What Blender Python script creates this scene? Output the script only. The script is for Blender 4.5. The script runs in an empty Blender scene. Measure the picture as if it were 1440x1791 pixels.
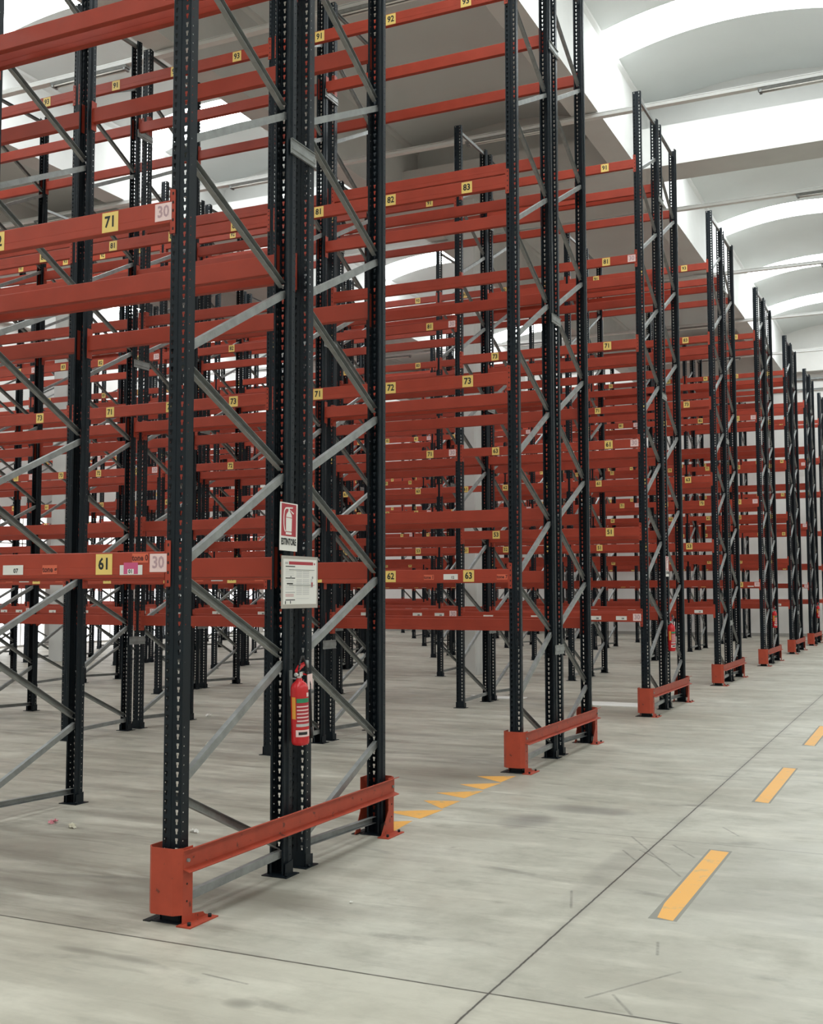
import bpy, bmesh, math, random
from mathutils import Matrix, Vector
random.seed(7)
S = bpy.context.scene
COL = S.collection
PI = math.pi

# ------------------------------------------------------------------ camera
F_PX, YAW, PITCH, ROLL, EYE = 1966.5, .4375, .0706, -.0012, 1.75
cam = bpy.data.cameras.new('camera'); cam_o = bpy.data.objects.new('camera', cam); COL.objects.link(cam_o)
cam.sensor_fit = 'VERTICAL'; cam.sensor_height = 24.0; cam.lens = F_PX * 24.0 / 1791.0
cam.clip_start = .05; cam.clip_end = 300
_f = Vector((-math.sin(YAW)*math.cos(PITCH), math.cos(YAW)*math.cos(PITCH), math.sin(PITCH)))
_r = Vector((math.cos(YAW), math.sin(YAW), 0)); _u = _r.cross(_f)
_r2 = _r*math.cos(ROLL) + _u*math.sin(ROLL); _u2 = _u*math.cos(ROLL) - _r*math.sin(ROLL)
M = Matrix(((_r2.x, _u2.x, -_f.x, 0), (_r2.y, _u2.y, -_f.y, 0), (_r2.z, _u2.z, -_f.z, EYE), (0, 0, 0, 1)))
cam_o.matrix_world = M
S.camera = cam_o

# ------------------------------------------------------------------ world, view, light levels
SKYLIGHT = 16.0      # brightness of the translucent roof strips
WINDOW = 1.9         # brightness of the translucent wall panels
w = bpy.data.worlds.new('world'); S.world = w; w.use_nodes = True
w.node_tree.nodes['Background'].inputs[0].default_value = (.75, .85, 1, 1)
w.node_tree.nodes['Background'].inputs[1].default_value = .6
S.view_settings.view_transform = 'Standard'; S.view_settings.look = 'None'
S.view_settings.gamma = 1; S.view_settings.use_curve_mapping = False
S.view_settings.exposure = 0.0
S.cycles.max_bounces = 8; S.cycles.diffuse_bounces = 5; S.cycles.glossy_bounces = 3
S.cycles.sample_clamp_indirect = 6

# ------------------------------------------------------------------ materials
def nt(name):
    m = bpy.data.materials.new(name); m.use_nodes = True
    return m, m.node_tree.nodes, m.node_tree.links, m.node_tree.nodes['Principled BSDF']
def mixcol(n, l, fac, a, b):
    x = n.new('ShaderNodeMix'); x.data_type = 'RGBA'
    if isinstance(fac, (int, float)): x.inputs[0].default_value = fac
    else: l.new(fac, x.inputs[0])
    for s, v in ((x.inputs[6], a), (x.inputs[7], b)):
        if isinstance(v, tuple): s.default_value = (*v, 1)
        else: l.new(v, s)
    return x.outputs[2]
def ramp(n, l, src, p0, p1, c0=0., c1=1.):
    r = n.new('ShaderNodeMapRange'); r.inputs[1].default_value = p0; r.inputs[2].default_value = p1
    r.inputs[3].default_value = c0; r.inputs[4].default_value = c1; l.new(src, r.inputs[0]); return r.outputs[0]
def noise(n, l, vec, scale, detail=4, stretch=None, rough=.55, loc=None):
    if stretch or loc:
        mp = n.new('ShaderNodeMapping'); l.new(vec, mp.inputs[0])
        if stretch: mp.inputs[3].default_value = stretch
        if loc: mp.inputs[1].default_value = loc
        vec = mp.outputs[0]
    t = n.new('ShaderNodeTexNoise'); t.inputs['Scale'].default_value = scale
    t.inputs['Detail'].default_value = detail; t.inputs['Roughness'].default_value = rough; l.new(vec, t.inputs['Vector'])
    return t.outputs[0]
def math_(n, l, op, a, b=None):
    x = n.new('ShaderNodeMath'); x.operation = op
    for i, v in enumerate((a, b)):
        if v is None: continue
        if isinstance(v, (int, float)): x.inputs[i].default_value = v
        else: l.new(v, x.inputs[i])
    return x.outputs[0]
def paint(name, col, rough=.45, metal=0., var=.12, scale=9., spec=.5, worn=None, bump=0.):
    m, n, l, b = nt(name)
    tc = n.new('ShaderNodeTexCoord'); v = noise(n, l, tc.outputs['Object'], scale, 5)
    dk = tuple(c*(1-var) for c in col); lt = tuple(min(1, c*(1+var)) for c in col)
    c = mixcol(n, l, ramp(n, l, v, .3, .7), dk, lt)
    if worn:
        v2 = noise(n, l, tc.outputs['Object'], scale*3.1, 6, loc=(3, 1, 7))
        c = mixcol(n, l, ramp(n, l, v2, .635, .69, 0, .85), c, worn)
    l.new(c, b.inputs['Base Color'])
    b.inputs['Roughness'].default_value = rough; b.inputs['Metallic'].default_value = metal
    b.inputs['Specular IOR Level'].default_value = spec
    if bump:
        bp = n.new('ShaderNodeBump'); bp.inputs['Strength'].default_value = bump; l.new(v, bp.inputs['Height']); l.new(bp.outputs[0], b.inputs['Normal'])
    return m
def flat(name, col, rough=.6, metal=0.):
    m, n, l, b = nt(name); b.inputs['Base Color'].default_value = (*col, 1)
    b.inputs['Roughness'].default_value = rough; b.inputs['Metallic'].default_value = metal; return m
def glow(name, col, s):
    m, n, l, b = nt(name); b.inputs['Base Color'].default_value = (*col, 1); b.inputs['Roughness'].default_value = .5
    b.inputs['Emission Color'].default_value = (*col, 1); b.inputs['Emission Strength'].default_value = s; return m

M_BLUE = paint('dark_blue_steel', (.006, .0105, .015), .42, 0, .15, 6, .22)
M_ORANGE = paint('orange_red_paint', (.34, .046, .024), .45, 0, .10, 4, .3)
M_GUARD = paint('scuffed_orange_paint', (.40, .062, .032), .5, 0, .12, 7, .3, worn=(.12, .035, .025))
M_GALV = paint('galvanized_steel', (.27, .28, .275), .45, .4, .18, 14)
M_DARK = flat('dark_hole', (.01, .01, .01), .8)
M_WHITE = paint('white_paint', (.74, .73, .70), .75, 0, .03, 2)
M_CONC = paint('pale_precast_concrete', (.62, .62, .60), .8, 0, .05, 1.2)
M_VAULT = paint('grey_vault_panel', (.70, .73, .72), .8, 0, .03, .6)
M_LABEL_Y = flat('yellow_label', (.78, .56, .16), .5)
M_LABEL_W = flat('white_label', (.72, .70, .66), .5)
M_LABEL_P = flat('pale_pink_label', (.78, .58, .56), .5)
M_LABEL_O = flat('red_orange_label', (.62, .12, .06), .5)
M_INK = flat('black_ink', (.012, .012, .012), .6)
M_INK_G = flat('faded_ink', (.46, .30, .32), .6)
M_PINK = flat('magenta_card', (.55, .08, .20), .5)
M_RED = paint('extinguisher_red', (.55, .015, .02), .25, 0, .05, 5)
M_SIGNRED = flat('sign_red', (.40, .02, .035), .45)
M_YELLOW_STRIP = flat('orange_strip', (.75, .33, .04), .5)
M_GREEN = flat('green_strip', (.02, .22, .10), .5)
M_RUB = flat('black_rubber', (.012, .012, .013), .5)
M_CHROME = flat('chrome', (.7, .7, .7), .2, .9)
M_PAPER = flat('white_paper', (.80, .78, .74), .6)
M_GREYPRINT = flat('grey_print', (.50, .49, .48), .6)
M_SLEEVE = flat('clear_sleeve_edge', (.42, .38, .34), .3)
M_TRUNK = paint('white_trunking', (.75, .75, .73), .5, 0, .04, 3)
M_SKY = glow('translucent_skylight', (.93, .985, 1), SKYLIGHT)
M_WIN = glow('translucent_wall_panel', (.97, .99, 1), WINDOW)

def floor_material():
    m, n, l, b = nt('worn_concrete_floor')
    g = n.new('ShaderNodeNewGeometry'); P = g.outputs['Position']
    sep = n.new('ShaderNodeSeparateXYZ'); l.new(P, sep.inputs[0]); X, Y = sep.outputs[0], sep.outputs[1]
    big = noise(n, l, P, .45, 5); mid = noise(n, l, P, 1.6, 7, loc=(4, 2, 0), rough=.62)
    fine = noise(n, l, P, 14, 6, rough=.7)
    streak = noise(n, l, P, 1.0, 6, stretch=(.32, 2.4, 1), rough=.7)            # tyre wear runs along the aisles
    streak2 = noise(n, l, P, 1.0, 7, stretch=(.9, 7.5, 1), rough=.72, loc=(9, 3, 0))
    c = mixcol(n, l, ramp(n, l, big, .35, .65), (.385, .365, .30), (.56, .545, .47))
    c = mixcol(n, l, ramp(n, l, mid, .50, .72, 0, .55), c, (.25, .235, .19))
    # aisles (x < -3.4) are browner and more streaked than the gangway
    aisle = ramp(n, l, X, -3.2, -4.4)
    c = mixcol(n, l, math_(n, l, 'MULTIPLY', aisle, .35), c, (.43, .385, .315))
    sk = ramp(n, l, streak, .47, .64, 0, .62); sk = math_(n, l, 'MULTIPLY', sk, ramp(n, l, X, -2.4, -4.6, .14, 1))
    c = mixcol(n, l, sk, c, (.165, .145, .115))
    sk2 = ramp(n, l, streak2, .55, .68, 0, .6); sk2 = math_(n, l, 'MULTIPLY', sk2, ramp(n, l, X, -1.5, -4.6, .16, 1))
    c = mixcol(n, l, sk2, c, (.12, .105, .085))
    sp = noise(n, l, P, 5.5, 2, loc=(1, 5, 0)); c = mixcol(n, l, ramp(n, l, sp, .76, .80, 0, .6), c, (.13, .11, .09))
    mot = noise(n, l, P, 1.15, 9, loc=(2, 8, 0), rough=.68); c = mixcol(n, l, ramp(n, l, mot, .46, .66, 0, .42), c, (.30, .285, .235))
    mot2 = noise(n, l, P, 4.2, 8, stretch=(.6, 1.3, 1), loc=(5, 1, 0), rough=.7); c = mixcol(n, l, ramp(n, l, mot2, .54, .66, 0, .35), c, (.24, .23, .19))
    lt = noise(n, l, P, 2.4, 5, stretch=(.5, 1.6, 1), loc=(7, 7, 0)); c = mixcol(n, l, ramp(n, l, lt, .52, .72, 0, .6), c, (.66, .63, .54))
    c = mixcol(n, l, ramp(n, l, fine, .3, .7, 0, .16), c, (.25, .24, .20))
    # worn dark patch in the aisle mouth between the first two rack rows
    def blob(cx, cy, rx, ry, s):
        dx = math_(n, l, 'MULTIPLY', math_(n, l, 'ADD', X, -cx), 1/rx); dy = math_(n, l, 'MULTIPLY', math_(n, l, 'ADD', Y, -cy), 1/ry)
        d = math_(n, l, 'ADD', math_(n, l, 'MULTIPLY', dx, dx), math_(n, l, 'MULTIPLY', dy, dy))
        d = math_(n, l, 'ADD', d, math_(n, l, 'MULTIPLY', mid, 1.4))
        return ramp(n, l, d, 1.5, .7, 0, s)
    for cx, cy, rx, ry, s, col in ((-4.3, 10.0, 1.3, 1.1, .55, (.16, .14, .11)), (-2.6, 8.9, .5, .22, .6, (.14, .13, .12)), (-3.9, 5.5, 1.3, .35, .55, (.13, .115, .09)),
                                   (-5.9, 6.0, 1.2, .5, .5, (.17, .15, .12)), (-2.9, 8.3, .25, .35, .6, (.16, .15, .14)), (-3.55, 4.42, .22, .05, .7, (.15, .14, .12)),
                                   (-3.85, 4.42, .22, .05, .8, (.13, .12, .10)), (-1.0, 7.2, 1.2, 1.6, .22, (.27, .27, .25)), (-4.5, 16, 1.6, 1.5, .35, (.2, .17, .13)), (-3.62, 6.2, .20, 1.1, .45, (.16, .14, .11)), (-3.45, 5.5, .12, 1.0, .35, (.2, .18, .14)), (-5.0, 5.3, .9, .25, .5, (.17, .15, .12)), (-5.2, 4.95, .5, .3, .5, (.15, .135, .105)), (-2.75, 4.15, .10, .07, .8, (.17, .165, .14)), (-1.95, 7.0, .10, 1.2, .3, (.22, .215, .19))):  # long blobs along the guard rail: grime with its shadow streaks painted in
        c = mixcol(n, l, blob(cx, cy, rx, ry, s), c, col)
    c = mixcol(n, l, ramp(n, l, Y, 4.712, 4.705, 0, .16), c, (.70, .655, .53))     # paler nearest slab, with brighter near light painted into its colour
    # rubber scuffs: short straight scratches given by their end points on the floor
    for x1, y1, x2, y2 in ((-2.045, 8.083, -1.494, 7.089), (-1.887, 7.685, -1.618, 7.368), (-1.992, 7.636, -1.844, 7.383), (-1.716, 7.934, -1.511, 7.623), (-1.434, 4.838, -1.133, 5.34), (-1.336, 4.921, -1.207, 4.726), (-1.326, 5.736, -1.284, 5.54), (-2.003, 6.49, -1.9, 6.143), (-3.392, 8.609, -2.907, 8.651), (-3.116, 4.395, -2.857, 4.365), (-4.19, 8.295, -3.959, 8.243), (-1.505, 8.676, -1.354, 8.422)):
        dx, dy = x2-x1, y2-y1; L2 = dx*dx+dy*dy
        px, py = math_(n, l, 'ADD', X, -x1), math_(n, l, 'ADD', Y, -y1)
        t_ = math_(n, l, 'ADD', math_(n, l, 'MULTIPLY', px, dx/L2), math_(n, l, 'MULTIPLY', py, dy/L2))
        tc_ = math_(n, l, 'MINIMUM', math_(n, l, 'MAXIMUM', t_, 0.), 1.)
        ex = math_(n, l, 'ADD', px, math_(n, l, 'MULTIPLY', tc_, -dx)); ey = math_(n, l, 'ADD', py, math_(n, l, 'MULTIPLY', tc_, -dy))
        dd = math_(n, l, 'SQRT', math_(n, l, 'ADD', math_(n, l, 'MULTIPLY', ex, ex), math_(n, l, 'MULTIPLY', ey, ey)))
        c = mixcol(n, l, math_(n, l, 'MULTIPLY', ramp(n, l, dd, .011, .003), ramp(n, l, fine, .3, .6, .15, .6)), c, (.10, .095, .085))
    # saw-cut joints
    wob = math_(n, l, 'MULTIPLY', math_(n, l, 'ADD', fine, -.5), .012)
    jx = math_(n, l, 'ABSOLUTE', math_(n, l, 'ADD', math_(n, l, 'ADD', X, 1.832), wob))
    c = mixcol(n, l, ramp(n, l, jx, .06, .010, 0, .20), c, (.17, .16, .14)); c = mixcol(n, l, ramp(n, l, jx, .008, .003, 0, .92), c, (.045, .04, .035))
    ym = math_(n, l, 'MODULO', math_(n, l, 'ADD', Y, 30.0 - 4.708), 3.37)         # joints every 3.37 m
    ym = math_(n, l, 'ADD', Y, -4.708); ym = math_(n, l, 'PINGPONG', ym, 3.37/2)
    ymj = math_(n, l, 'ADD', math_(n, l, 'ABSOLUTE', ym), wob)
    per = math_(n, l, 'PINGPONG', math_(n, l, 'ADD', Y, -4.708), 3.37)            # 0 and 3.37 at joints
    j1 = math_(n, l, 'MINIMUM', math_(n, l, 'ABSOLUTE', per), math_(n, l, 'ABSOLUTE', math_(n, l, 'ADD', per, -3.37)))
    j1 = math_(n, l, 'ADD', j1, wob)
    first = ramp(n, l, Y, 6, 7, .9, .42)
    c = mixcol(n, l, math_(n, l, 'MULTIPLY', ramp(n, l, j1, .010, .004), first), c, (.06, .055, .045))
    # scuffs: thin curved tyre marks
    wv = n.new('ShaderNodeTexWave'); wv.wave_type = 'RINGS'; wv.inputs['Scale'].default_value = .23; wv.inputs['Distortion'].default_value = 7; wv.inputs['Detail'].default_value = 2.5
    mp = n.new('ShaderNodeMapping'); mp.inputs[1].default_value = (3, -2, 0); l.new(P, mp.inputs[0]); l.new(mp.outputs[0], wv.inputs[0])
    sc = ramp(n, l, wv.outputs[1], .988, .999, 0, .35); sc = math_(n, l, 'MULTIPLY', sc, ramp(n, l, mid, .45, .6))
    c = mixcol(n, l, sc, c, (.12, .11, .10))
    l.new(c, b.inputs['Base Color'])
    l.new(ramp(n, l, mid, .3, .7, .34, .55), b.inputs['Roughness'])
    b.inputs['Specular IOR Level'].default_value = .35
    bp = n.new('ShaderNodeBump'); bp.inputs['Strength'].default_value = .05; l.new(fine, bp.inputs['Height']); l.new(bp.outputs[0], b.inputs['Normal'])
    return m
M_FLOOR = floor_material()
def worn_paint():
    m, n, l, b = nt('worn_yellow_floor_paint')
    g = n.new('ShaderNodeNewGeometry'); v = noise(n, l, g.outputs['Position'], 9, 7, rough=.75)
    v2 = noise(n, l, g.outputs['Position'], 30, 3)
    c = mixcol(n, l, ramp(n, l, v, .55, .66), (.78, .40, .09), (.52, .36, .17)); c = mixcol(n, l, ramp(n, l, v2, .66, .7, 0, .7), c, (.42, .39, .32))
    l.new(c, b.inputs['Base Color']); b.inputs['Roughness'].default_value = .5; return m
M_FPAINT = worn_paint()
M_FGRIME = flat('dark_grime_edge', (.24, .235, .20), .6)

# ------------------------------------------------------------------ mesh helpers
def box(bm, x0, x1, y0, y1, z0, z1, mi=0):
    v = [bm.verts.new(p) for p in ((x0,y0,z0),(x1,y0,z0),(x1,y1,z0),(x0,y1,z0),(x0,y0,z1),(x1,y0,z1),(x1,y1,z1),(x0,y1,z1))]
    for f in ((0,3,2,1),(4,5,6,7),(0,1,5,4),(1,2,6,5),(2,3,7,6),(3,0,4,7)):
        bm.faces.new([v[i] for i in f]).material_index = mi
def quad(bm, pts, mi=0):
    f = bm.faces.new([bm.verts.new(p) for p in pts]); f.material_index = mi; return f
def prism(bm, poly, axis, a0, a1, mi=0, closed=True):
    """sweep a 2-D polygon along one axis; poly in the two other axes in xyz order"""
    def P(p, a):
        return {'x': (a, p[0], p[1]), 'y': (p[0], a, p[1]), 'z': (p[0], p[1], a)}[axis]
    A = [bm.verts.new(P(p, a0)) for p in poly]; B = [bm.verts.new(P(p, a1)) for p in poly]
    n = len(poly)
    for i in range(n if closed else n-1):
        j = (i+1) % n; bm.faces.new((A[i], A[j], B[j], B[i])).material_index = mi
    if closed:
        bm.faces.new(A[::-1]).material_index = mi; bm.faces.new(B).material_index = mi
def cyl(bm, c0, c1, r0, r1=None, seg=16, mi=0, caps=True):
    r1 = r0 if r1 is None else r1
    c0, c1 = Vector(c0), Vector(c1); d = (c1-c0).normalized()
    a = d.orthogonal().normalized(); b = d.cross(a)
    A = [bm.verts.new(c0+(a*math.cos(t)+b*math.sin(t))*r0) for t in [2*PI*i/seg for i in range(seg)]]
    B = [bm.verts.new(c1+(a*math.cos(t)+b*math.sin(t))*r1) for t in [2*PI*i/seg for i in range(seg)]]
    for i in range(seg):
        j = (i+1) % seg; f = bm.faces.new((A[i], A[j], B[j], B[i])); f.material_index = mi; f.smooth = True
    if caps:
        bm.faces.new(A[::-1]).material_index = mi; bm.faces.new(B).material_index = mi
def lathe(bm, prof, c=(0,0,0), seg=24, mi=0):
    rings = [[bm.verts.new((c[0]+r*math.cos(2*PI*i/seg), c[1]+r*math.sin(2*PI*i/seg), c[2]+z)) for i in range(seg)] for r, z in prof]
    for a, b in zip(rings, rings[1:]):
        for i in range(seg):
            j = (i+1) % seg; f = bm.faces.new((a[i], a[j], b[j], b[i])); f.material_index = mi; f.smooth = True
    bm.faces.new(rings[0][::-1]).material_index = mi; bm.faces.new(rings[-1]).material_index = mi
def tube(bm, pts, r, seg=8, mi=0):
    for a, b in zip(pts, pts[1:]): cyl(bm, a, b, r, seg=seg, mi=mi)
def mesh(name, bm, mats, recalc=True):
    if recalc: bmesh.ops.recalc_face_normals(bm, faces=bm.faces)
    me = bpy.data.meshes.new(name); bm.to_mesh(me); bm.free()
    for m in (mats if isinstance(mats, (list, tuple)) else [mats]): me.materials.append(m)
    return me
def put(name, me, parent=None, loc=None, rz=0., **kw):
    o = bpy.data.objects.new(name, me); COL.objects.link(o)
    if parent is not None: o.parent = parent
    if loc is not None: o.location = loc
    if rz: o.rotation_euler = (0, 0, rz)
    for k, v in kw.items(): o[k] = v
    return o
def tag(o, label, cat, group=None):
    o['label'] = label; o['category'] = cat
    if group: o['group'] = group
    return o
def thing(name, label, cat, loc=(0,0,0), rz=0., group=None):
    o = bpy.data.objects.new(name, None); COL.objects.link(o); o.location = loc; o.rotation_euler = (0,0,rz)
    o.empty_display_size = .1
    return tag(o, label, cat, group)
def struct(name, bm, mats):
    o = put(name, mesh(name, bm, mats)); o['kind'] = 'structure'; return o

_text = {}
def text_data(s, size, bold=.0, width=1.0):
    key = (s, size, bold, width)
    if key not in _text:
        cu = bpy.data.curves.new('t', 'FONT'); cu.body = s; cu.size = size; cu.align_x = 'CENTER'; cu.align_y = 'CENTER'; cu.offset = bold; cu.resolution_u = 2
        ob = bpy.data.objects.new('t', cu); COL.objects.link(ob)
        dg = bpy.context.evaluated_depsgraph_get(); dg.update()
        me = bpy.data.meshes.new_from_object(ob.evaluated_get(dg))
        vs = [(v.co.x*width, v.co.y) for v in me.vertices]; fs = [tuple(p.vertices) for p in me.polygons]
        bpy.data.objects.remove(ob); bpy.data.curves.remove(cu); bpy.data.meshes.remove(me)
        _text[key] = (vs, fs)
    return _text[key]
def add_text(bm, s, size, cx, cz, y, mi, bold=.0, width=1., plane='xz'):
    """text facing -y (plane xz) or facing +x (plane yz, reading along +y)"""
    vs, fs = text_data(s, size, bold, width)
    V = [bm.verts.new((cx+a, y, cz+b) if plane == 'xz' else (y, cx+a, cz+b)) for a, b in vs]
    for f in fs:
        try: bm.faces.new([V[i] for i in f]).material_index = mi
        except ValueError: pass

# ------------------------------------------------------------------ rack layout
X0, BAY, D, G = -3.757, 2.817, 1.061, .2495
YR = [5.038, 10.453, 15.811, 21.487, 27.477, 33.089, 38.357, 43.30]
KMAX = [2, 4, 6, 8, 8, 8, 8, 8]
H = 9.02
XWALL, YWALL, YBACK, XRIGHT = -26.6, 45.7, -10., 11.2
LV_A = [1.97, 3.93, 5.93, 7.90]
LV_B = [1.445, 2.66, 3.92, 5.36, 6.60, 8.00]
def levels(row, rack, k):
    if rack == 'A':
        if row in (0, 1, 4, 6): return LV_A
        if row == 2: return LV_B if k == 0 else [1.47] + LV_A[1:]
        return LV_B
    return LV_A if row in (0, 3, 5) else LV_B
def lineY(row, l): return YR[row] + {1: 0, 2: D, 3: D+G, 4: 2*D+G}[l]
def frameX(k): return X0 - k*BAY

# ------------------------------------------------------------------ the building
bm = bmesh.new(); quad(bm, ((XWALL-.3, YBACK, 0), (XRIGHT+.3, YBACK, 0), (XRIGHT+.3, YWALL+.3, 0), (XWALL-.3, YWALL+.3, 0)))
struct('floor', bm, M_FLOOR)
ZG, ZS, ZA = 10.25, 11.78, 12.11      # girder underside, vault springing, vault crown
GX = [-5.22 - 5.28*j for j in range(-3, 5)]    # right faces of the longitudinal girders
GW = .49
SKY = [(-7.4, 1.15), (-1.9, 1.15), (3.6, 1.15), (9.1, 1.15), (14.35, 1.15), (19.75, 1.15), (25.4, 1.15), (31.5, 1.2), (36.8, 1.3), (41.6, 1.3)]
vault = bmesh.new(); skyn = 0
NSEG = 20; SKYPAR = 0
spans = []
for j in range(1, len(GX)):
    spans.append((GX[j], GX[j-1]-GW-.35))
spans.append((XWALL-.2, GX[-1]-GW-.35)) if GX[-1]-GW > XWALL else None
def arc(xa, xb):
    c, hw, rise = (xa+xb)/2, (xb-xa)/2, ZA-ZS
    R = (hw*hw+rise*rise)/(2*rise); out = []
    for i in range(NSEG+1):
        x = xa+(xb-xa)*i/NSEG; out.append((x, ZA-R+math.sqrt(R*R-(x-c)**2)))
    return out
cuts = [YBACK]
for cy, wd in SKY: cuts += [cy-wd/2, cy+wd/2]
cuts.append(YWALL+.2)
for si, (xa, xb) in enumerate(spans):
    pr = arc(xa, xb)
    for a in range(0, len(cuts)-1, 2 if si % 2 == SKYPAR else 1):
        for p, q in zip(pr, pr[1:]):
            f = quad(vault, ((p[0], cuts[a], p[1]), (q[0], cuts[a], q[1]), (q[0], cuts[a+1], q[1]), (p[0], cuts[a+1], p[1]))); f.smooth = True
struct('ceiling', vault, M_VAULT)
for si, (xa, xb) in enumerate(spans):
    if si % 2 != SKYPAR: continue
    pr = arc(xa, xb)
    for cy, wd in SKY:
        skyn += 1; b2 = bmesh.new()
        for p, q in zip(pr, pr[1:]):
            f = quad(b2, ((p[0], cy-wd/2, p[1]+.03), (q[0], cy-wd/2, q[1]+.03), (q[0], cy+wd/2, q[1]+.03), (p[0], cy+wd/2, p[1]+.03)))
        # upstand edges of the opening
        for yy, s in ((cy-wd/2, 1), (cy+wd/2, -1)):
            for p, q in zip(pr, pr[1:]):
                quad(b2, ((p[0], yy, p[1]), (q[0], yy, q[1]), (q[0], yy, q[1]+.03), (p[0], yy, p[1]+.03)), 1)
        o = struct('window_%d' % skyn, b2, [M_SKY, M_CONC])
n_trim = 0
def trim(bm, mats):
    global n_trim
    n_trim += 1; return struct('trim_%d' % n_trim, bm, mats)
for gx in GX:                                           # longitudinal girders with a small ledge at the springing
    b2 = bmesh.new()
    prism(b2, [(gx-GW, ZG), (gx, ZG), (gx, ZS-.10), (gx+.05, ZS-.04), (gx+.05, ZS+.02), (gx-GW-.36, ZS+.02), (gx-GW-.36, ZS-.04), (gx-GW, ZS-.10)], 'y', YBACK, YWALL+.1)
    trim(b2, M_CONC)
for yb in (22.0, -1.2 if False else None):              # transverse beam on the columns
    if yb is None: continue
    b2 = bmesh.new(); box(b2, XWALL, XRIGHT, yb, yb+.9, ZG-.02, 11.05); box(b2, XWALL, XRIGHT, yb+.80, yb+.9, 11.05, ZA+.05)
    trim(b2, M_CONC)
b2 = bmesh.new(); box(b2, XWALL, XRIGHT, YWALL-.45, YWALL, 10.2, 11.1); trim(b2, M_WHITE)
b2 = bmesh.new()
for zz, r in ((9.95, .05), (9.55, .03)): cyl(b2, (XWALL, YWALL-.1, zz), (-3.2 if r < .04 else XRIGHT, YWALL-.1, zz), r, seg=8)
cyl(b2, (-3.2, YWALL-.1, 9.55), (-3.2, YWALL-.1, 1.0), .03, seg=8); trim(b2, M_GALV)
for i, (cx, cy) in enumerate(((-9.07, 22.1), (-20.3, 22.1), (2.2, 22.1))):
    b2 = bmesh.new(); ch = .03; a = .24
    prism(b2, [(cx-a+ch, cy), (cx+a-ch, cy), (cx+a, cy+ch), (cx+a, cy+.40-ch), (cx+a-ch, cy+.40), (cx-a+ch, cy+.40), (cx-a, cy+.40-ch), (cx-a, cy+ch)], 'z', 0, ZG-.02)
    trim(b2, M_CONC)
# walls
b2 = bmesh.new(); box(b2, XWALL-.3, XRIGHT+.3, YWALL, YWALL+.3, 0, 12.6); struct('wall_far', b2, M_WHITE)
b2 = bmesh.new(); box(b2, XWALL-.3, XRIGHT+.3, YBACK-.3, YBACK, 0, 12.6); struct('wall_near', b2, M_WHITE)
b2 = bmesh.new(); box(b2, XRIGHT, XRIGHT+.3, YBACK, YWALL, 0, 12.6); struct('wall_right', b2, M_WHITE)
b2 = bmesh.new()
panels = [(20.2+4.3*i, 20.2+4.3*i+3.95) for i in range(6)]
ZW0, ZW1 = .06, 4.4
prev = YBACK
for a, bb in panels:
    box(b2, XWALL-.3, XWALL, prev, a, 0, 12.6); box(b2, XWALL-.3, XWALL, a, bb, ZW1, 12.6); box(b2, XWALL-.3, XWALL, a, bb, 0, ZW0); prev = bb
box(b2, XWALL-.3, XWALL, prev, YWALL, 0, 12.6); struct('wall_left', b2, M_WHITE)
for a, bb in panels:
    skyn += 1; b2 = bmesh.new(); box(b2, XWALL-.14, XWALL-.10, a, bb, ZW0, ZW1)
    for i in range(1, 4):
        yy = a+(bb-a)*i/4; box(b2, XWALL-.10, XWALL-.07, yy-.02, yy+.02, ZW0, ZW1, 1)
    for zz in (1.15, 2.2, 3.3): box(b2, XWALL-.10, XWALL-.07, a, bb, zz-.02, zz+.02, 1)
    struct('window_%d' % skyn, b2, [M_WIN, M_WHITE])
b2 = bmesh.new(); box(b2, XWALL, XRIGHT, YWALL-.02, YWALL, 0, .12); struct('baseboard_far', b2, flat('grey_skirting', (.35, .34, .31), .7))

# lighting trunking under the girders with battens hung from it
tr_me = {}
for i, yy in enumerate((13.87, 19.04, 24.6, 30.2, 35.8, 41.3)):
    t = thing('lighting_trunking', '', 'trunking', (0, yy, ZG-.10), 0, 'white lighting trunking lines under the girders')
    t['label'] = ['white trunking crossing the bright vault above the left end of the front racks',
                  'white trunking crossing the roof just before the wide transverse beam', 'white trunking crossing the roof directly behind the wide transverse beam', 'white trunking crossing the roof two lines behind the transverse beam',
                  'white trunking crossing the roof two lines before the far wall', 'white trunking crossing the roof nearest the far wall'][i]
    b2 = bmesh.new(); box(b2, XWALL+.1, XRIGHT-.1, -.06, .06, 0, .055); box(b2, XWALL+.1, XRIGHT-.1, -.045, .045, .07, .085)
    for xx in [XWALL+1+2.64*q for q in range(14)]: box(b2, xx-.01, xx+.01, -.03, .03, .055, .10)
    put('channel', mesh('trunking_channel', b2, M_TRUNK), t)
    for q in range(6):
        xx = -2.3 - 5.28*q + (4.2 if q % 2 else 0)*0 + .6
        if 'bat' not in tr_me:
            b3 = bmesh.new(); prism(b3, [(-.07, -.012), (.07, -.012), (.05, -.05), (-.05, -.05)], 'x', -.78, .78)
            cyl(b3, (-.72, .035, -.065), (.72, .035, -.065), .013, seg=8, mi=1); cyl(b3, (-.72, -.035, -.065), (.72, -.035, -.065), .013, seg=8, mi=1)
            box(b3, -.76, -.72, -.06, .06, -.085, -.045); box(b3, .72, .76, -.06, .06, -.085, -.045)
            tr_me['bat'] = mesh('light_batten', b3, [M_GALV, M_PAPER])
        put('light_batten', tr_me['bat'], t, (xx, 0, 0))

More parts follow.
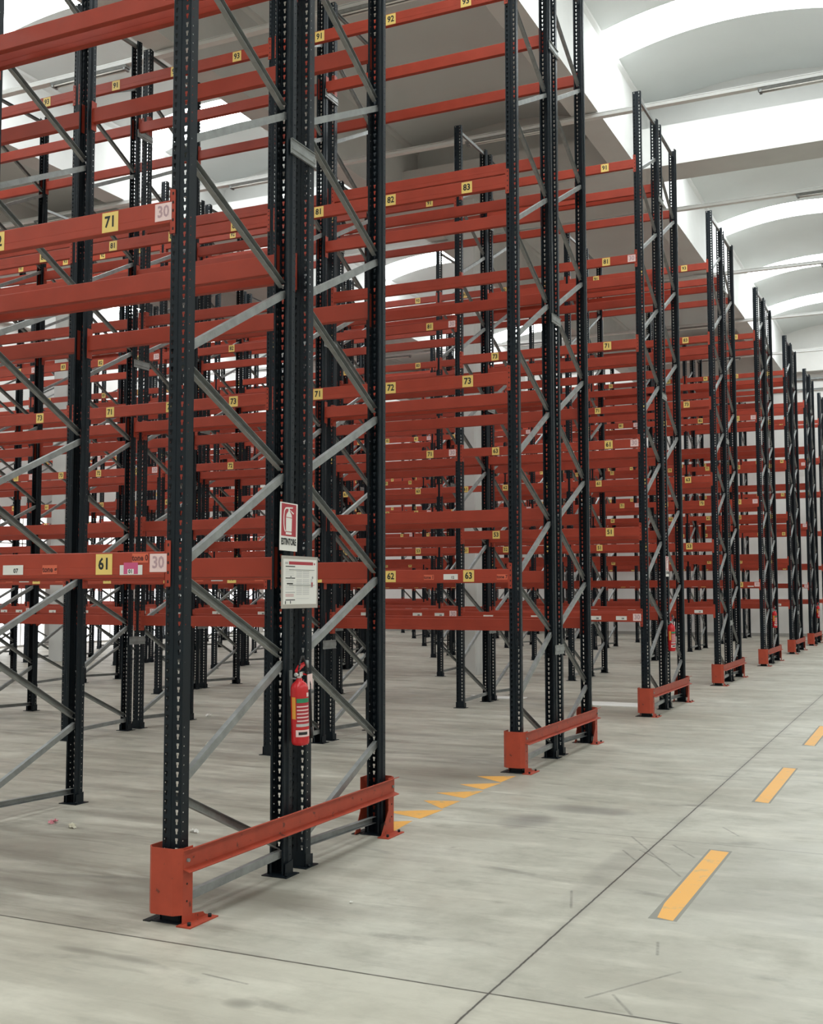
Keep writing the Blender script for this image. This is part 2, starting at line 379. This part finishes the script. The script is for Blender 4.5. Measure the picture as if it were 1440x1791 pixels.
# ------------------------------------------------------------------ rack parts
def post_mesh(det=True, base=False):
    bm = bmesh.new()
    hx, ys, yd, st = .060, .046, .086, .050
    z0, pitch = .006, .05
    n = int((H-.10)/pitch); zs = .10
    # slotted front web and perforated sides are built cell by cell so that light passes through
    def cell_plane(P, u0, u1, slot_c, top_w, bot_w, za, h, off):
        """P(u,z)->xyz ; one column with a tapered slot per pitch"""
        for i in range(n):
            a = za+i*pitch; b = a+pitch
            s0, s1, s2 = a+off, a+off+h*.5, a+off+h
            q = [(slot_c-bot_w/2, s0), (slot_c+bot_w/2, s0), (slot_c+bot_w/2*1.15, s1), (slot_c+top_w/2, s1+.003), (slot_c+top_w/2, s2), (slot_c-top_w/2, s2), (slot_c-top_w/2, s1+.003), (slot_c-bot_w/2*1.15, s1)]
            V = lambda p: bm.verts.new(P(*p))
            L0, R0, L1, R1 = (u0, a), (u1, a), (u0, b), (u1, b)
            for f in ((L0, R0, q[1], q[0]), (R0, R1, q[4], q[3], q[2], q[1]), (R1, L1, q[5], q[4]), (L1, L0, q[0], q[7], q[6], q[5])):
                bm.faces.new([V(p) for p in f])
    def strip(P, u0, u1, a, b):
        bm.faces.new([bm.verts.new(P(*p)) for p in ((u0, a), (u1, a), (u1, b), (u0, b))])
    front = lambda u, z: (u, 0, z)
    zt = zs+n*pitch
    if det:
        for c in (-.036, .036):
            cell_plane(front, c-.013, c+.013, c, .017, .009, zs, .029, .010)
        for a, b in ((-hx+.006, -.049), (-.023, -.004), (.004, .023), (.049, hx-.006)): strip(front, a, b, zs, zt)
        # shallow rib down the middle of the web
        for p, q in (((-.004, 0), (-.002, .003)), ((-.002, .003), (.002, .003)), ((.002, .003), (.004, 0))):
            quad(bm, ((p[0], p[1], zs), (q[0], q[1], zs), (q[0], q[1], zt), (p[0], p[1], zt)))
        strip(front, -hx+.006, hx-.006, z0, zs)
    else:
        strip(front, -hx+.006, hx-.006, z0, zt)
    for s in (-1, 1):
        prof = [(s*(hx-.006), 0), (s*hx, .006), (s*hx, .014)]
        for p, q in zip(prof, prof[1:]): quad(bm, ((p[0], p[1], z0), (q[0], q[1], z0), (q[0], q[1], zt), (p[0], p[1], zt)))
        side = lambda u, z, s=s: (s*hx, u, z)
        if det:
            cell_plane(side, .014, .034, .024, .006, .006, zs, .007, .020); strip(side, .014, .034, z0, zs); strip(side, .034, ys, z0, zt)
        else: strip(side, .014, ys, z0, zt)
        prof = [(s*hx, ys), (s*st, ys+.008), (s*st, yd), (s*(st-.014), yd)]
        for p, q in zip(prof, prof[1:]): quad(bm, ((p[0], p[1], z0), (q[0], q[1], z0), (q[0], q[1], zt), (p[0], p[1], zt)))
    return bm
def base_bm(bm=None):
    bm = bm or bmesh.new()
    box(bm, -.095, .085, -.030, .125, 0, .006)
    for s in (-1, 1): prism(bm, [(-.002, .006), (.088, .006), (.088, .075), (-.002, .09)], 'x', s*.0615, s*.0655)
    for x, y in ((-.078, .10), (.072, .02)): cyl(bm, (x, y, .006), (x, y, .022), .010, seg=6)
    return bm
ME_POST = mesh('post', post_mesh(), M_BLUE, False)
ME_POST_FAR = mesh('post_with_foot', base_bm(post_mesh()), M_BLUE, False)
ME_BASE = mesh('base_plate', base_bm(), M_BLUE)

Y_IN = .045                                # web plane sits this far outside the line
def brace_bm(bm, y0, z0, y1, z1, flip=False):
    """C-channel in the frame plane (x = 0), from (y0,z0) to (y1,z1)"""
    d = Vector((0, y1-y0, z1-z0)); L = d.length; d.normalize(); nrm = Vector((0, -d.z, d.y))
    if nrm.z < 0: nrm = -nrm
    o = Vector((0, y0, z0)); hw, fl, t = .0225, .034, .0025
    prof = [(hw, hw-.00), (hw-fl, hw), (hw-fl, hw-t), (hw-t, hw-t), (hw-t, -hw+t), (hw-fl, -hw+t), (hw-fl, -hw), (hw, -hw)]
    if flip: prof = [(-a, b) for a, b in prof]
    A = [bm.verts.new(o+Vector((p[0], 0, 0))+nrm*p[1]) for p in prof]; B = [bm.verts.new(o+d*L+Vector((p[0], 0, 0))+nrm*p[1]) for p in prof]
    n = len(prof)
    for i in range(n): bm.faces.new((A[i], A[(i+1) % n], B[(i+1) % n], B[i]))
    bm.faces.new(A[::-1]); bm.faces.new(B)
    return bm
def brace_nodes():
    """zig-zag of one frame; outer post at y=0 side, inner post at y=D side (y measured from the outer line)"""
    yo, yi = .012, D-.012; out = [(yi, .13, yo, .10)]
    zi, zo = .16, .68
    for n in range(8):
        zin, zon = .15+1.178*n, .68+1.19*n
        if zon < H-.05: out.append((yi-.0, zin+.03, yo, zon-.035, True))
        zin2 = .15+1.178*(n+1)
        if zin2 < H-.1: out.append((yo, zon+.035, yi, zin2-.03))
    out.append((yo, H-.10, yi, H-.08))
    return out
BR = brace_nodes()
ME_BR = [mesh('brace', brace_bm(bmesh.new(), *b), M_GALV) for b in BR]
_b = bmesh.new()
for b in BR: brace_bm(_b, *b)
ME_BR_ALL = mesh('bracing', _b, M_GALV)

BL = BAY-.120
def beam_bm(bm, far=False):
    h, dp = .128, .046
    prof = [(-.004, -h), (-.006, -h+.004), (-.006, -h+.040), (-.0052, -h+.041), (-.0052, -h+.043), (-.006, -h+.044), (-.006, -.004), (-.003, 0), (dp-.003, 0), (dp, -.004), (dp, -h+.004), (dp-.004, -h)]
    prism(bm, prof, 'x', -BL+.003, -.003)
    return bm
def conn_bm(bm, s, holes=1):
    """end connector at x=0, s=+1 laps onto the post on the +x side"""
    t = .004; e = .036*s
    xa, xb = sorted((-.002*s, e))
    prism(bm, [(xa, .064), (xb, .056) if s > 0 else (xb, .064), (xb, -.192), (xa, -.192)][:4], 'y', -.0065, -.0025)
    xa, xb = sorted((-.003*s, .001*s)); box(bm, xa, xb, -.0065, .055, -.192, .064)
    if holes:
        for zz in (.035, -.015, -.062, -.115, -.165):
            cx = .021*s; box(bm, cx-.005, cx+.005, -.0072, -.0065, zz-.008, zz+.008, 1)
    return bm
ME_BEAM = mesh('load_beam', beam_bm(bmesh.new()), M_ORANGE)
ME_CONN_R = mesh('end_connector', conn_bm(bmesh.new(), 1), [M_ORANGE, M_DARK])
ME_CONN_L = mesh('end_connector_left', conn_bm(bmesh.new(), -1), [M_ORANGE, M_DARK])
_b = beam_bm(bmesh.new()); conn_bm(_b, 1, 0)
_c = bmesh.new(); conn_bm(_c, -1, 0); _cm = bpy.data.meshes.new('c'); _c.to_mesh(_cm); _c.free()
_n = len(_b.verts); _b.from_mesh(_cm); _b.verts.ensure_lookup_table()
for v in _b.verts[_n:]: v.co.x -= BL
bpy.data.meshes.remove(_cm)
ME_BEAM_FAR = mesh('load_beam_with_connectors', _b, M_ORANGE)

_lab = {}
def label_mesh(kind, s):
    if (kind, s) in _lab: return _lab[kind, s]
    bm = bmesh.new(); y = -.0005
    if kind == 'yellow':
        box(bm, -.058, .058, -.001, 0, -.058, .058); add_text(bm, s, .090, 0, .0, -.0018, 1, .0026, .90); mats = [M_LABEL_Y, M_INK]
    elif kind == 'pink':
        box(bm, -.057, .057, -.001, 0, -.050, .050); add_text(bm, s, .092, 0, 0, -.0018, 1, .0022, .90); mats = [M_LABEL_P, M_INK_G]
    elif kind == 'white':
        box(bm, -.078, .078, -.001, 0, -.028, .028); add_text(bm, s, .036, .022, -.006, -.0018, 1, .001); mats = [M_LABEL_W, M_INK]
    elif kind == 'orange':
        box(bm, -.055, .055, -.001, 0, -.026, .026); add_text(bm, s, .046, 0, 0, -.0018, 1, .0015, .9); mats = [M_LABEL_O, flat('dark_red_ink', (.10, .015, .01))]
    elif kind == 'card':
        box(bm, -.078, .078, -.001, 0, -.034, .020); box(bm, -.050, .048, -.0022, -.001, -.030, .034, 1); box(bm, -.022, .020, -.003, -.0022, -.030, -.002, 2); add_text(bm, s, .030, -.001, -.016, -.0036, 3, .001)
        mats = [M_LABEL_W, M_PINK, M_PAPER, M_INK]
    elif kind == 'strip':
        box(bm, -.07, .07, -.001, 0, -.011, .011); mats = [M_LABEL_W]
    _lab[kind, s] = mesh('%s_label' % kind, bm, mats); return _lab[kind, s]
LNAME = {'yellow': 'location_label', 'pink': 'aisle_label', 'white': 'code_label', 'orange': 'type_sticker', 'card': 'pink_card_label', 'strip': 'code_label'}
def stick(parent, kind, s, x, z, row=9):
    """x measured from the right-hand upright centre (world), z below the beam top"""
    lb = put(LNAME[kind], label_mesh(kind, s), parent, (x+.06, -.007, z))
    if row < 3 and kind in ('yellow', 'pink', 'white', 'orange', 'card'):
        lb['label'] = {'yellow': 'yellow label reading ', 'pink': 'pale pink label reading ', 'white': 'white label reading ', 'orange': 'red sticker reading ', 'card': 'white and magenta label reading '}[kind]+s
# ------------------------------------------------------------------ racks
def beam(rack, row, l, k, z, lv, near):
    outer = l in (1, 3)
    yw = lineY(row, l) + (-Y_IN if outer else Y_IN)
    xr = frameX(k)-.06
    oy = rack.location.y
    if outer: loc, rz = (xr-rack.location.x, yw-oy, z), 0
    else: loc, rz = (xr-BL-rack.location.x, yw-oy, z), PI
    o = put('load_beam', ME_BEAM if near else ME_BEAM_FAR, rack, loc, rz)
    if near:
        put('end_connector', ME_CONN_R, o, (0, 0, 0)); put('end_connector', ME_CONN_L, o, (-BL, 0, 0))
    if l == 1:
        labels(o, row, k, lv, z)
    return o
def labels(o, row, k, lv, z):
    even = row % 2 == 0
    if z < 1.6: dec = None
    elif lv is LV_B: dec = {1: 5, 2: 6, 3: 7, 4: 8, 5: 9}[LV_B.index(z)]
    else: dec = 6 + min(range(4), key=lambda i: abs(LV_A[i]-z))
    if dec:
        for i, dx in enumerate((-.48, -1.345, -2.215)):
            s = '%d%d' % (dec, (i+1) if even else (3-i))
            stick(o, 'yellow', s, dx, -.066, row)
    if even and not (dec and row == 0 and z > 5) and z < 7 and not (row == 2 and k == 0 and dec in (5, 7)): stick(o, 'pink', '30', -.105, -.062, row)
    if dec == 6 and z < 2.2:
        if row == 0 and k == 0:
            stick(o, 'card', '01', -.290, -.092, 0); stick(o, 'orange', 'tone 0', -.228, -.034, 0); stick(o, 'orange', 'tone g', -.875, -.092, 0); stick(o, 'white', '07', -1.155, -.092, 0)
        elif row == 1:
            stick(o, 'orange', 'tone 7', -.125, -.078, 1); stick(o, 'white', '12', -.675, -.074, 1); stick(o, 'orange', 'tone 1', -.915, -.078, 1)
        else:
            for dx in (-.7, -1.1, -1.9): stick(o, 'white', '1%d' % (2+k % 5), dx, -.085, row)
            for dx in (-.25, -.95, -1.55, -2.4): stick(o, 'strip', '', dx, -.108, row)
    if z < 1.6:
        for dx, s in ((-.33, '04'), (-.70, '08'), (-1.6, '15'), (-2.35, '21')): stick(o, 'white', s, dx, -.075, row)

ROWNAME = ['nearest', 'second', 'third', 'fourth', 'fifth', 'sixth', 'seventh']
def rack_label(row, rack):
    if row == 7: return 'single dark blue and orange pallet rack against the far wall, hindmost of all racks'
    if row == 1: return {'A': 'blue and orange pallet rack, front half of second row, beams tagged 63 and 73', 'B': 'dark blue and orange pallet rack, rear half of second row, plain low beam'}[rack]
    if row == 0: return {'A': 'foremost dark blue and orange pallet rack, beams tagged 61 and 71 beside pink 30 labels', 'B': 'dark blue and orange pallet rack directly behind the foremost one, end post beside extinguisher'}[rack]
    if row == 2 and rack == 'A': return 'blue and orange pallet rack, front half of third row, end bay tagged 51 to 91'
    side = {'A': 'front', 'B': 'rear'}[rack]
    extra = {(0, 'A'): ', its beams tagged 61 and 71 beside pink 30 labels', (0, 'B'): ', its end post standing behind the fire extinguisher',
             (1, 'A'): ', its beams tagged 63, 73 and 83', (1, 'B'): ', with an unlabelled low beam at waist height',
             (2, 'A'): ', its end bay tagged 51, 61, 71, 81 and 91'}.get((row, rack), '')
    return 'dark blue and orange pallet rack, %s half of the %s back-to-back row%s' % (side, ROWNAME[row], extra)
for row in range(8):
    K = KMAX[row]
    for rack in ('A', 'B'):
        if row == 7 and rack == 'B': continue
        l0, l1 = (1, 2) if rack == 'A' else (3, 4)
        yo = lineY(row, l0)
        R = thing('pallet_rack', rack_label(row, rack), 'rack', (X0, yo, 0), 0, 'pallet racks standing in back-to-back rows')
        near = row <= 2
        for k in range(K+1):
            x = -k*BAY
            # outer (aisle) post of rack A is at line 1; of rack B at line 4
            det = row <= 3
            pm = ME_POST if det else ME_POST_FAR
            pa = put('post', pm, R, (x, -Y_IN, 0)); pb = put('post', pm, R, (x, D+Y_IN, 0), PI)
            if det:
                put('base_plate', ME_BASE, pa, (0, 0, 0)); put('base_plate', ME_BASE, pb, (0, 0, 0))
                for mb in ME_BR:
                    if rack == 'A': put('brace', mb, pa, (0, Y_IN, 0))
                    else: put('brace', mb, pb, (0, Y_IN, 0))
            else:
                if rack == 'A': put('bracing', ME_BR_ALL, pa, (0, Y_IN, 0))
                else: put('bracing', ME_BR_ALL, pb, (0, Y_IN, 0))
            if rack == 'A' and row < 7:              # row spacers to the rack behind
                for zz in (1.84 if row == 0 and k == 0 else 1.13, 4.62 if row == 0 else 4.70, 7.75):
                    if 'sp' not in tr_me:
                        b3 = bmesh.new(); g0, g1 = D-.03, D+G+.03
                        prism(b3, [(.0, -.05), (.0035, -.05), (.0035, -.022), (.010, -.016), (.010, .016), (.0035, .022), (.0035, .05), (0, .05)], 'y', g0, g1)
                        box(b3, 0, .014, g0, g1, .047, .05); box(b3, 0, .014, g0, g1, -.05, -.047)
                        for yy in (g0+.02, g1-.02): cyl(b3, (.003, yy, 0), (.012, yy, 0), .009, seg=6)
                        tr_me['sp'] = mesh('row_spacer', b3, M_GALV)
                    put('row_spacer', tr_me['sp'], R, (x+.0605, 0, zz))
        for k in range(K):
            lv = levels(row, rack, k)
            for z in lv:
                for l in (l0, l1): beam(R, row, l, k, z, lv, near)

# ------------------------------------------------------------------ end-of-row guards
def guard_corner(gh=.045):
    bm = bmesh.new(); t = .005
    z0, z1 = .055, .40
    xl, xr, yf, yb_, ch = -.108, .108, -.118, .005, .038
    prof = [(xl, yb_+.03), (xl, yf+ch), (xl+ch, yf), (xr-ch, yf), (xr, yf+ch), (xr, yb_)]
    inn = [(xl+t, yb_+.03), (xl+t, yf+ch+t*.4), (xl+ch+t*.4, yf+t), (xr-ch-t*.4, yf+t), (xr-t, yf+ch+t*.4), (xr-t, yb_)]
    prism(bm, prof+inn[::-1], 'z', z0, z1)
    box(bm, xr-t, xr, yf+ch, yb_, .006, z0+.002)                      # flange down to the foot
    box(bm, xr-.02, xr+.07, yf+ch-.03, yb_+.14, 0, .007)              # foot plates
    box(bm, xl-.035, xl+.01, yf+ch-.01, yb_+.10, 0, .006, 1)
    prism(bm, [(yb_, .007), (yb_+.12, .007), (yb_+.10, .03), (yb_, gh)], 'x', xr-t, xr)
    prism(bm, [(yb_+.03, .007), (yb_+.12, .007), (yb_+.10, .03), (yb_+.03, .16)], 'x', xl, xl+t)
    for y in (yf+ch, yb_+.10): cyl(bm, (xr+.042, y, .007), (xr+.042, y, .024), .010, seg=6, mi=1)
    for z in (.12, .21): cyl(bm, (xr, yf+ch+.035, z), (xr+.002, yf+ch+.035, z), .006, seg=8, mi=1)
    return bm
ME_GC = mesh('corner_guard', guard_corner(), [M_GUARD, M_DARK]); ME_GCB = mesh('corner_guard_rear', guard_corner(.17), [M_GUARD, M_DARK])
def guard_rail(Lg):
    bm = bmesh.new()
    prof = [(.0, .290), (.042, .276), (.044, .281), (.004, .295), (.004, .384), (.044, .399), (.042, .404), (0, .390)]
    prism(bm, prof, 'y', 0, Lg)
    for y in (.03, Lg-.03): cyl(bm, (.0, y, .335), (.016, y, .335), .011, seg=6, mi=1)
    return bm
LG = 2*D+G+.16
ME_GR = mesh('guard_rail', guard_rail(LG), [M_GUARD, M_GALV])
for row in range(7):
    names = ['nearest row, in the foreground', 'second row', 'third row', 'fourth row', 'fifth row', 'sixth row', 'seventh row']
    g = thing('end_guard', 'orange steel end guard at the foot of the %s' % names[row], 'guard', (X0, YR[row], 0), 0, 'orange end guards along the gangway')
    put('corner_guard', ME_GC, g, (0, 0, 0))
    o = put('corner_guard', ME_GCB, g, (0, 2*D+G, 0)); o.scale = (1, -1, 1)
    put('guard_rail', ME_GR, g, (.109, -.08, 0))

# ------------------------------------------------------------------ sign, notice, extinguisher
def sign_mesh():
    bm = bmesh.new()
    box(bm, 0, .002, -.105, .105, -.15, .152)
    box(bm, .002, .0024, -.088, .088, -.058, .145, 1)
    def poly(pts, mi, x=.0030): quad(bm, [(x, a, b) for a, b in pts], mi)
    # extinguisher pictogram
    poly([(-.034, -.028), (.034, -.028), (.036, .060), (.030, .080), (.010, .098), (-.010, .098), (-.030, .080), (-.036, .060)], 0)
    poly([(-.036, -.048), (.034, -.048), (.034, -.033), (-.036, -.033)], 0)
    poly([(-.008, .098), (.008, .098), (.008, .122), (-.008, .122)], 0)
    poly([(-.020, .114), (.045, .120), (.045, .127), (-.020, .124)], 0)
    poly([(.008, .106), (.016, .108), (.058, .090), (.052, .082)], 0)
    hose = [(-.015, .119), (-.040, .117), (-.056, .100), (-.062, .060), (-.060, .015), (-.050, -.020), (-.040, -.030)]
    for a, b in zip(hose, hose[1:]):
        d = Vector((b[0]-a[0], b[1]-a[1])).normalized(); nn = (-d.y*.005, d.x*.005)
        poly([(a[0]+nn[0], a[1]+nn[1]), (b[0]+nn[0], b[1]+nn[1]), (b[0]-nn[0], b[1]-nn[1]), (a[0]-nn[0], a[1]-nn[1])], 0, .0031)
    poly([(-.036, .058), (.036, .057), (.036, .061), (-.036, .062)], 1, .0034)
    add_text(bm, 'ESTINTORE', .056, 0, -.095, .0034, 2, .0022, .62, plane='yz')
    return bm
ME_SIGN = mesh('sign_plate', sign_mesh(), [M_PAPER, M_SIGNRED, M_INK])
def place_sign(row, loc, tilt, label):
    o = put('fire_extinguisher_sign', ME_SIGN, None, loc); o.rotation_euler = (tilt, 0, 0); return tag(o, label, 'sign', 'fire extinguisher signs')
yl2 = lineY(0, 2)
place_sign(0, (X0+.0665, yl2-.035, 2.155), -.02, 'white and red ESTINTORE sign with extinguisher pictogram on the nearest row end')
place_sign(2, (X0+.0665, lineY(2, 2)+.10, 2.12), .01, 'white and red ESTINTORE sign on the end of the third rack row')
# notice in a clear sleeve
nt_t = thing('safety_notice', 'white paper notice with red heading in a clear sleeve hung under the ESTINTORE sign', 'notice', (X0+.067, yl2+.105, 1.81))
bm = bmesh.new(); box(bm, 0, .003, -.225, .225, -.165, .165); put('sleeve', mesh('sleeve', bm, M_SLEEVE), nt_t)
bm = bmesh.new(); box(bm, .003, .0045, -.205, .205, -.140, .145)
def nb(a0, a1, b0, b1, mi, x=.0052): quad(bm, ((x, a0, b0), (x, a1, b0), (x, a1, b1), (x, a0, b1)), mi)
nb(-.140, .160, .110, .130, 1); nb(-.185, -.150, .112, .126, 3); nb(.170, .185, .112, .124, 1)
for z, mi in ((.098, 2), (.025, 2), (-.065, 3), (-.112, 2)): nb(-.180, -.065, z-.003, z+.003, mi)
nb(-.165, -.090, -.014, -.006, 2)
for z in (.080, .068, .056, .044, .012, .004, -.024, -.034, -.044, -.078, -.088): nb(-.180, -.080, z-.0015, z+.0015, 4 if z > -.07 else 1)
nb(-.185, -.175, -.138, -.118, 2); nb(-.125, -.115, -.135, -.118, 2)
for r in range(13):
    z = .068-.0115*r - (.006 if r > 3 else 0)
    nb(-.050, .020, z-.003, z+.003, 4); nb(.030, .110, z-.003, z+.003, 4)
nb(-.050, .110, -.104, -.101, 4); nb(.130, .155, -.035, .022, 4); nb(.138, .156, -.028, .000, 1, .0056)
M_PRINT = flat('pale_print', (.60, .59, .58), .6)
put('paper', mesh('paper', bm, [M_PAPER, M_SIGNRED, M_INK, M_GREYPRINT, M_PRINT]), nt_t)

def extinguisher(loc, label, tilt=.05):
    t = thing('fire_extinguisher', label, 'fire extinguisher', loc, 0, 'fire extinguishers hung on rack row ends'); t.rotation_euler = (tilt, 0, 0)
    bm = bmesh.new(); r = .056
    lathe(bm, [(.040, -.0), (r*.93, .006), (r, .022), (r, .335), (r*.97, .355), (r*.80, .378), (r*.5, .393), (.020, .400), (.018, .412)], seg=28)
    cylp = put('cylinder', mesh('cylinder', bm, M_RED), t)
    # wrap-around label facing the gangway (+x) and the viewer (-y)
    bm = bmesh.new()
    def wrap(a0, a1, z0, z1, rr, mi, n=10):
        for i in range(n):
            p, q = math.radians(a0+(a1-a0)*i/n), math.radians(a0+(a1-a0)*(i+1)/n)
            f = quad(bm, ((rr*math.cos(p), rr*math.sin(p), z0), (rr*math.cos(q), rr*math.sin(q), z0), (rr*math.cos(q), rr*math.sin(q), z1), (rr*math.cos(p), rr*math.sin(p), z1)), mi); f.smooth = True
    wrap(-118, -86, .165, .300, r+.001, 0)                       # orange strip
    wrap(-80, 15, .265, .292, r+.001, 1)                         # green band
    wrap(-82, 15, .140, .262, r+.0008, 2)                        # printed panel
    for i in range(5): wrap(-78, 8, .150+.022*i, .158+.022*i, r+.0014, 3)
    wrap(-84, 15, .118, .136, r+.001, 4); wrap(-88, 15, .056, .098, r+.001, 3); wrap(-70, -10, .068, .086, r+.0015, 5)
    wrap(-10, 15, .300, .325, r+.001, 3)
    put('body_label', mesh('body_label', bm, [M_YELLOW_STRIP, M_GREEN, M_SIGNRED, M_LABEL_P, M_GREYPRINT, M_INK]), cylp)
    bm = bmesh.new(); cyl(bm, (0, 0, .405), (0, 0, .440), .016, seg=12); box(bm, -.014, .014, -.016, .020, .425, .452); cyl(bm, (0, -.018, .438), (0, -.042, .438), .012, seg=12)
    put('valve', mesh('valve', bm, M_CHROME), t)
    bm = bmesh.new()
    prism(bm, [(-.030, .450), (.010, .470), (.090, .497), (.092, .507), (.005, .492), (-.034, .462)], 'x', -.011, .011)
    put('squeeze_lever', mesh('squeeze_lever', bm, M_RED), t)
    bm = bmesh.new(); prism(bm, [(-.010, .446), (.020, .444), (.080, .428), (.082, .420), (.015, .434), (-.012, .438)], 'x', -.010, .010)
    put('carrying_handle', mesh('carrying_handle', bm, M_RED), t)
    bm = bmesh.new()
    pts = []
    for i in range(15):
        a = i/14; pts.append((.012, -.03+.10*a if a < .5 else .02+.06*(a-.5)*2, .445+.10*math.sin(a*PI)))
    tube(bm, pts, .006); tube(bm, [(.012, .080, .445), (.030, .082, .36), (.034, .078, .10)], .007); cyl(bm, (.034, .078, .10), (.034, .076, .03), .010, .014)
    cyl(bm, (.012, .080, .47), (.012, .080, .515), .011, seg=10, mi=1)
    put('hose', mesh('hose', bm, [M_RUB, M_GALV]), t)
    bm = bmesh.new(); box(bm, .030, .031, .048, .110, .335, .430)
    put('inspection_tag', mesh('inspection_tag', bm, M_LABEL_P), t)['label'] = 'pale pink inspection tag'
    bm = bmesh.new(); box(bm, -.066, -.056, -.012, .012, .30, .46); box(bm, -.060, .0, -.006, .006, .405, .412)
    put('wall_hook', mesh('wall_hook', bm, M_GALV), t)
extinguisher((X0+.128, lineY(0, 3)-.225, .80), 'red fire extinguisher with orange strip label, hanging below the paper notice')
extinguisher((X0+.128, lineY(2, 3)-.2, .86), 'small red fire extinguisher hanging on the end of the third rack row')
extinguisher((X0+.128, lineY(4, 3)-.2, .86), 'small red fire extinguisher hanging on the end of the fifth rack row')
extinguisher((X0+.128, lineY(6, 3)-.2, .86), 'small red fire extinguisher hanging on the end of the seventh rack row')

# ------------------------------------------------------------------ floor paint and litter
def marking(pts, label, z=.0012, grime=True, group=None, mat=M_FPAINT):
    bm = bmesh.new()
    if grime:
        cx = sum(p[0] for p in pts)/len(pts); cy = sum(p[1] for p in pts)/len(pts)
        box(bm, min(p[0] for p in pts)-.016, max(p[0] for p in pts)+.016, min(p[1] for p in pts)-.004, max(p[1] for p in pts)+.02, 0.0002, .0006, 1)
    A = [bm.verts.new((p[0], p[1], .0004)) for p in pts]; B = [bm.verts.new((p[0], p[1], z)) for p in pts]
    n = len(pts)
    for i in range(n): bm.faces.new((A[i], A[(i+1) % n], B[(i+1) % n], B[i]))
    bm.faces.new(B)
    o = put('floor_marking', mesh('floor_marking', bm, [mat, M_FGRIME])); return tag(o, label, 'floor marking', group)
marking([(-1.425, 6.16), (-1.335, 6.13), (-1.330, 7.87), (-1.452, 7.89), (-1.450, 6.45)], 'yellow painted floor dash, the large nearest one with a chipped lower end', group='yellow dashes along the gangway')
marking([(-1.444, 9.84), (-1.330, 9.80), (-1.330, 11.80), (-1.450, 11.82)], 'yellow painted floor dash, second one along the gangway', group='yellow dashes along the gangway')
marking([(-1.444, 13.65), (-1.330, 13.60), (-1.330, 15.6), (-1.450, 15.62)], 'faded yellow floor dash at the right picture edge', group='yellow dashes along the gangway')
TRI = [((-3.66, 7.47), (-3.85, 7.82), (-3.70, 7.92)), ((-4.05, 8.17), (-3.66, 8.42), (-3.68, 8.02)), ((-3.97, 8.72), (-3.68, 8.83), (-3.69, 8.46)),
       ((-4.02, 9.10), (-3.68, 9.35), (-3.70, 8.96)), ((-4.0, 9.58), (-3.68, 9.80), (-3.71, 9.42)), ((-4.02, 10.06), (-3.69, 10.22), (-3.70, 9.84))]
for i, tr in enumerate(TRI):
    marking(tr, 'yellow painted triangle on the floor, %s between the two nearest row ends' % ['nearest of six, beside the front guard', 'second of six from the front', 'third of six from the front', 'fourth of six from the front', 'fifth of six from the front', 'farthest of six, by the second guard'][i],
            grime=False, group='yellow floor triangles across the aisle mouth')
def board(x0, x1, y0, y1, label, sh=0.):
    bm = bmesh.new(); prism(bm, [(x0-sh, y0+sh*0), (x1, y0), (x1, y1), (x0-.35, y1)], 'z', .0, .012)
    tag(put('white_board', mesh('white_board', bm, M_PAPER)), label, 'board')
board(-4.85, -4.0, 16.95, 17.5, 'flat white board lying on the floor behind the third row end guard')
board(-6.85, -6.2, 17.35, 17.75, 'flat white board lying on the floor by the second bay of the third row')
def scrap(x, y, s, mat, label, n=3):
    bm = bmesh.new(); rnd = random.Random(int(abs(x*100+y*10)))
    for i in range(n):
        ox, oy = rnd.uniform(-s, s)*.6, rnd.uniform(-s, s)*.6
        vs = []
        for j in range(5):
            row_ = []
            for q in range(5):
                row_.append(bm.verts.new((x+ox+(j-2)*s*.25+rnd.uniform(-.1, .1)*s, y+oy+(q-2)*s*.25+rnd.uniform(-.1, .1)*s, abs(math.sin(j*1.3+i)*math.cos(q*1.1+i*2))*s*.7+.002)))
            vs.append(row_)
        for j in range(4):
            for q in range(4):
                if (j, q) in ((0, 0), (3, 3)): continue
                bm.faces.new((vs[j][q], vs[j+1][q], vs[j+1][q+1], vs[j][q+1]))
    tag(put('paper_scrap', mesh('paper_scrap', bm, mat, False)), label, 'litter', 'paper scraps on the floor')
scrap(-6.12, 6.70, .045, flat('pinkish_paper', (.62, .22, .26), .6), 'crumpled pink and white paper scrap on the floor at left', 2)
scrap(-5.88, 6.62, .05, flat('cream_paper', (.72, .68, .55), .6), 'crumpled cream paper scrap on the floor right of the pink one', 3)
scrap(-7.64, 10.80, .055, flat('cream_paper_b', (.72, .68, .58), .6), 'crumpled pale scrap on the floor behind the foremost post', 2)
scrap(-9.35, 13.25, .06, M_PAPER, 'small white scrap on the floor deep behind the foremost post', 2)
scrap(-4.97, 6.90, .04, M_PAPER, 'small pale scrap under the nearest row behind the orange rail', 2)
scrap(-6.3, 12.4, .05, M_PAPER, 'small white scrap on the floor between the second and third rows', 2)
scrap(-3.05, 5.72, .018, M_PAPER, 'tiny white scrap on the floor before the orange guard rail', 1)
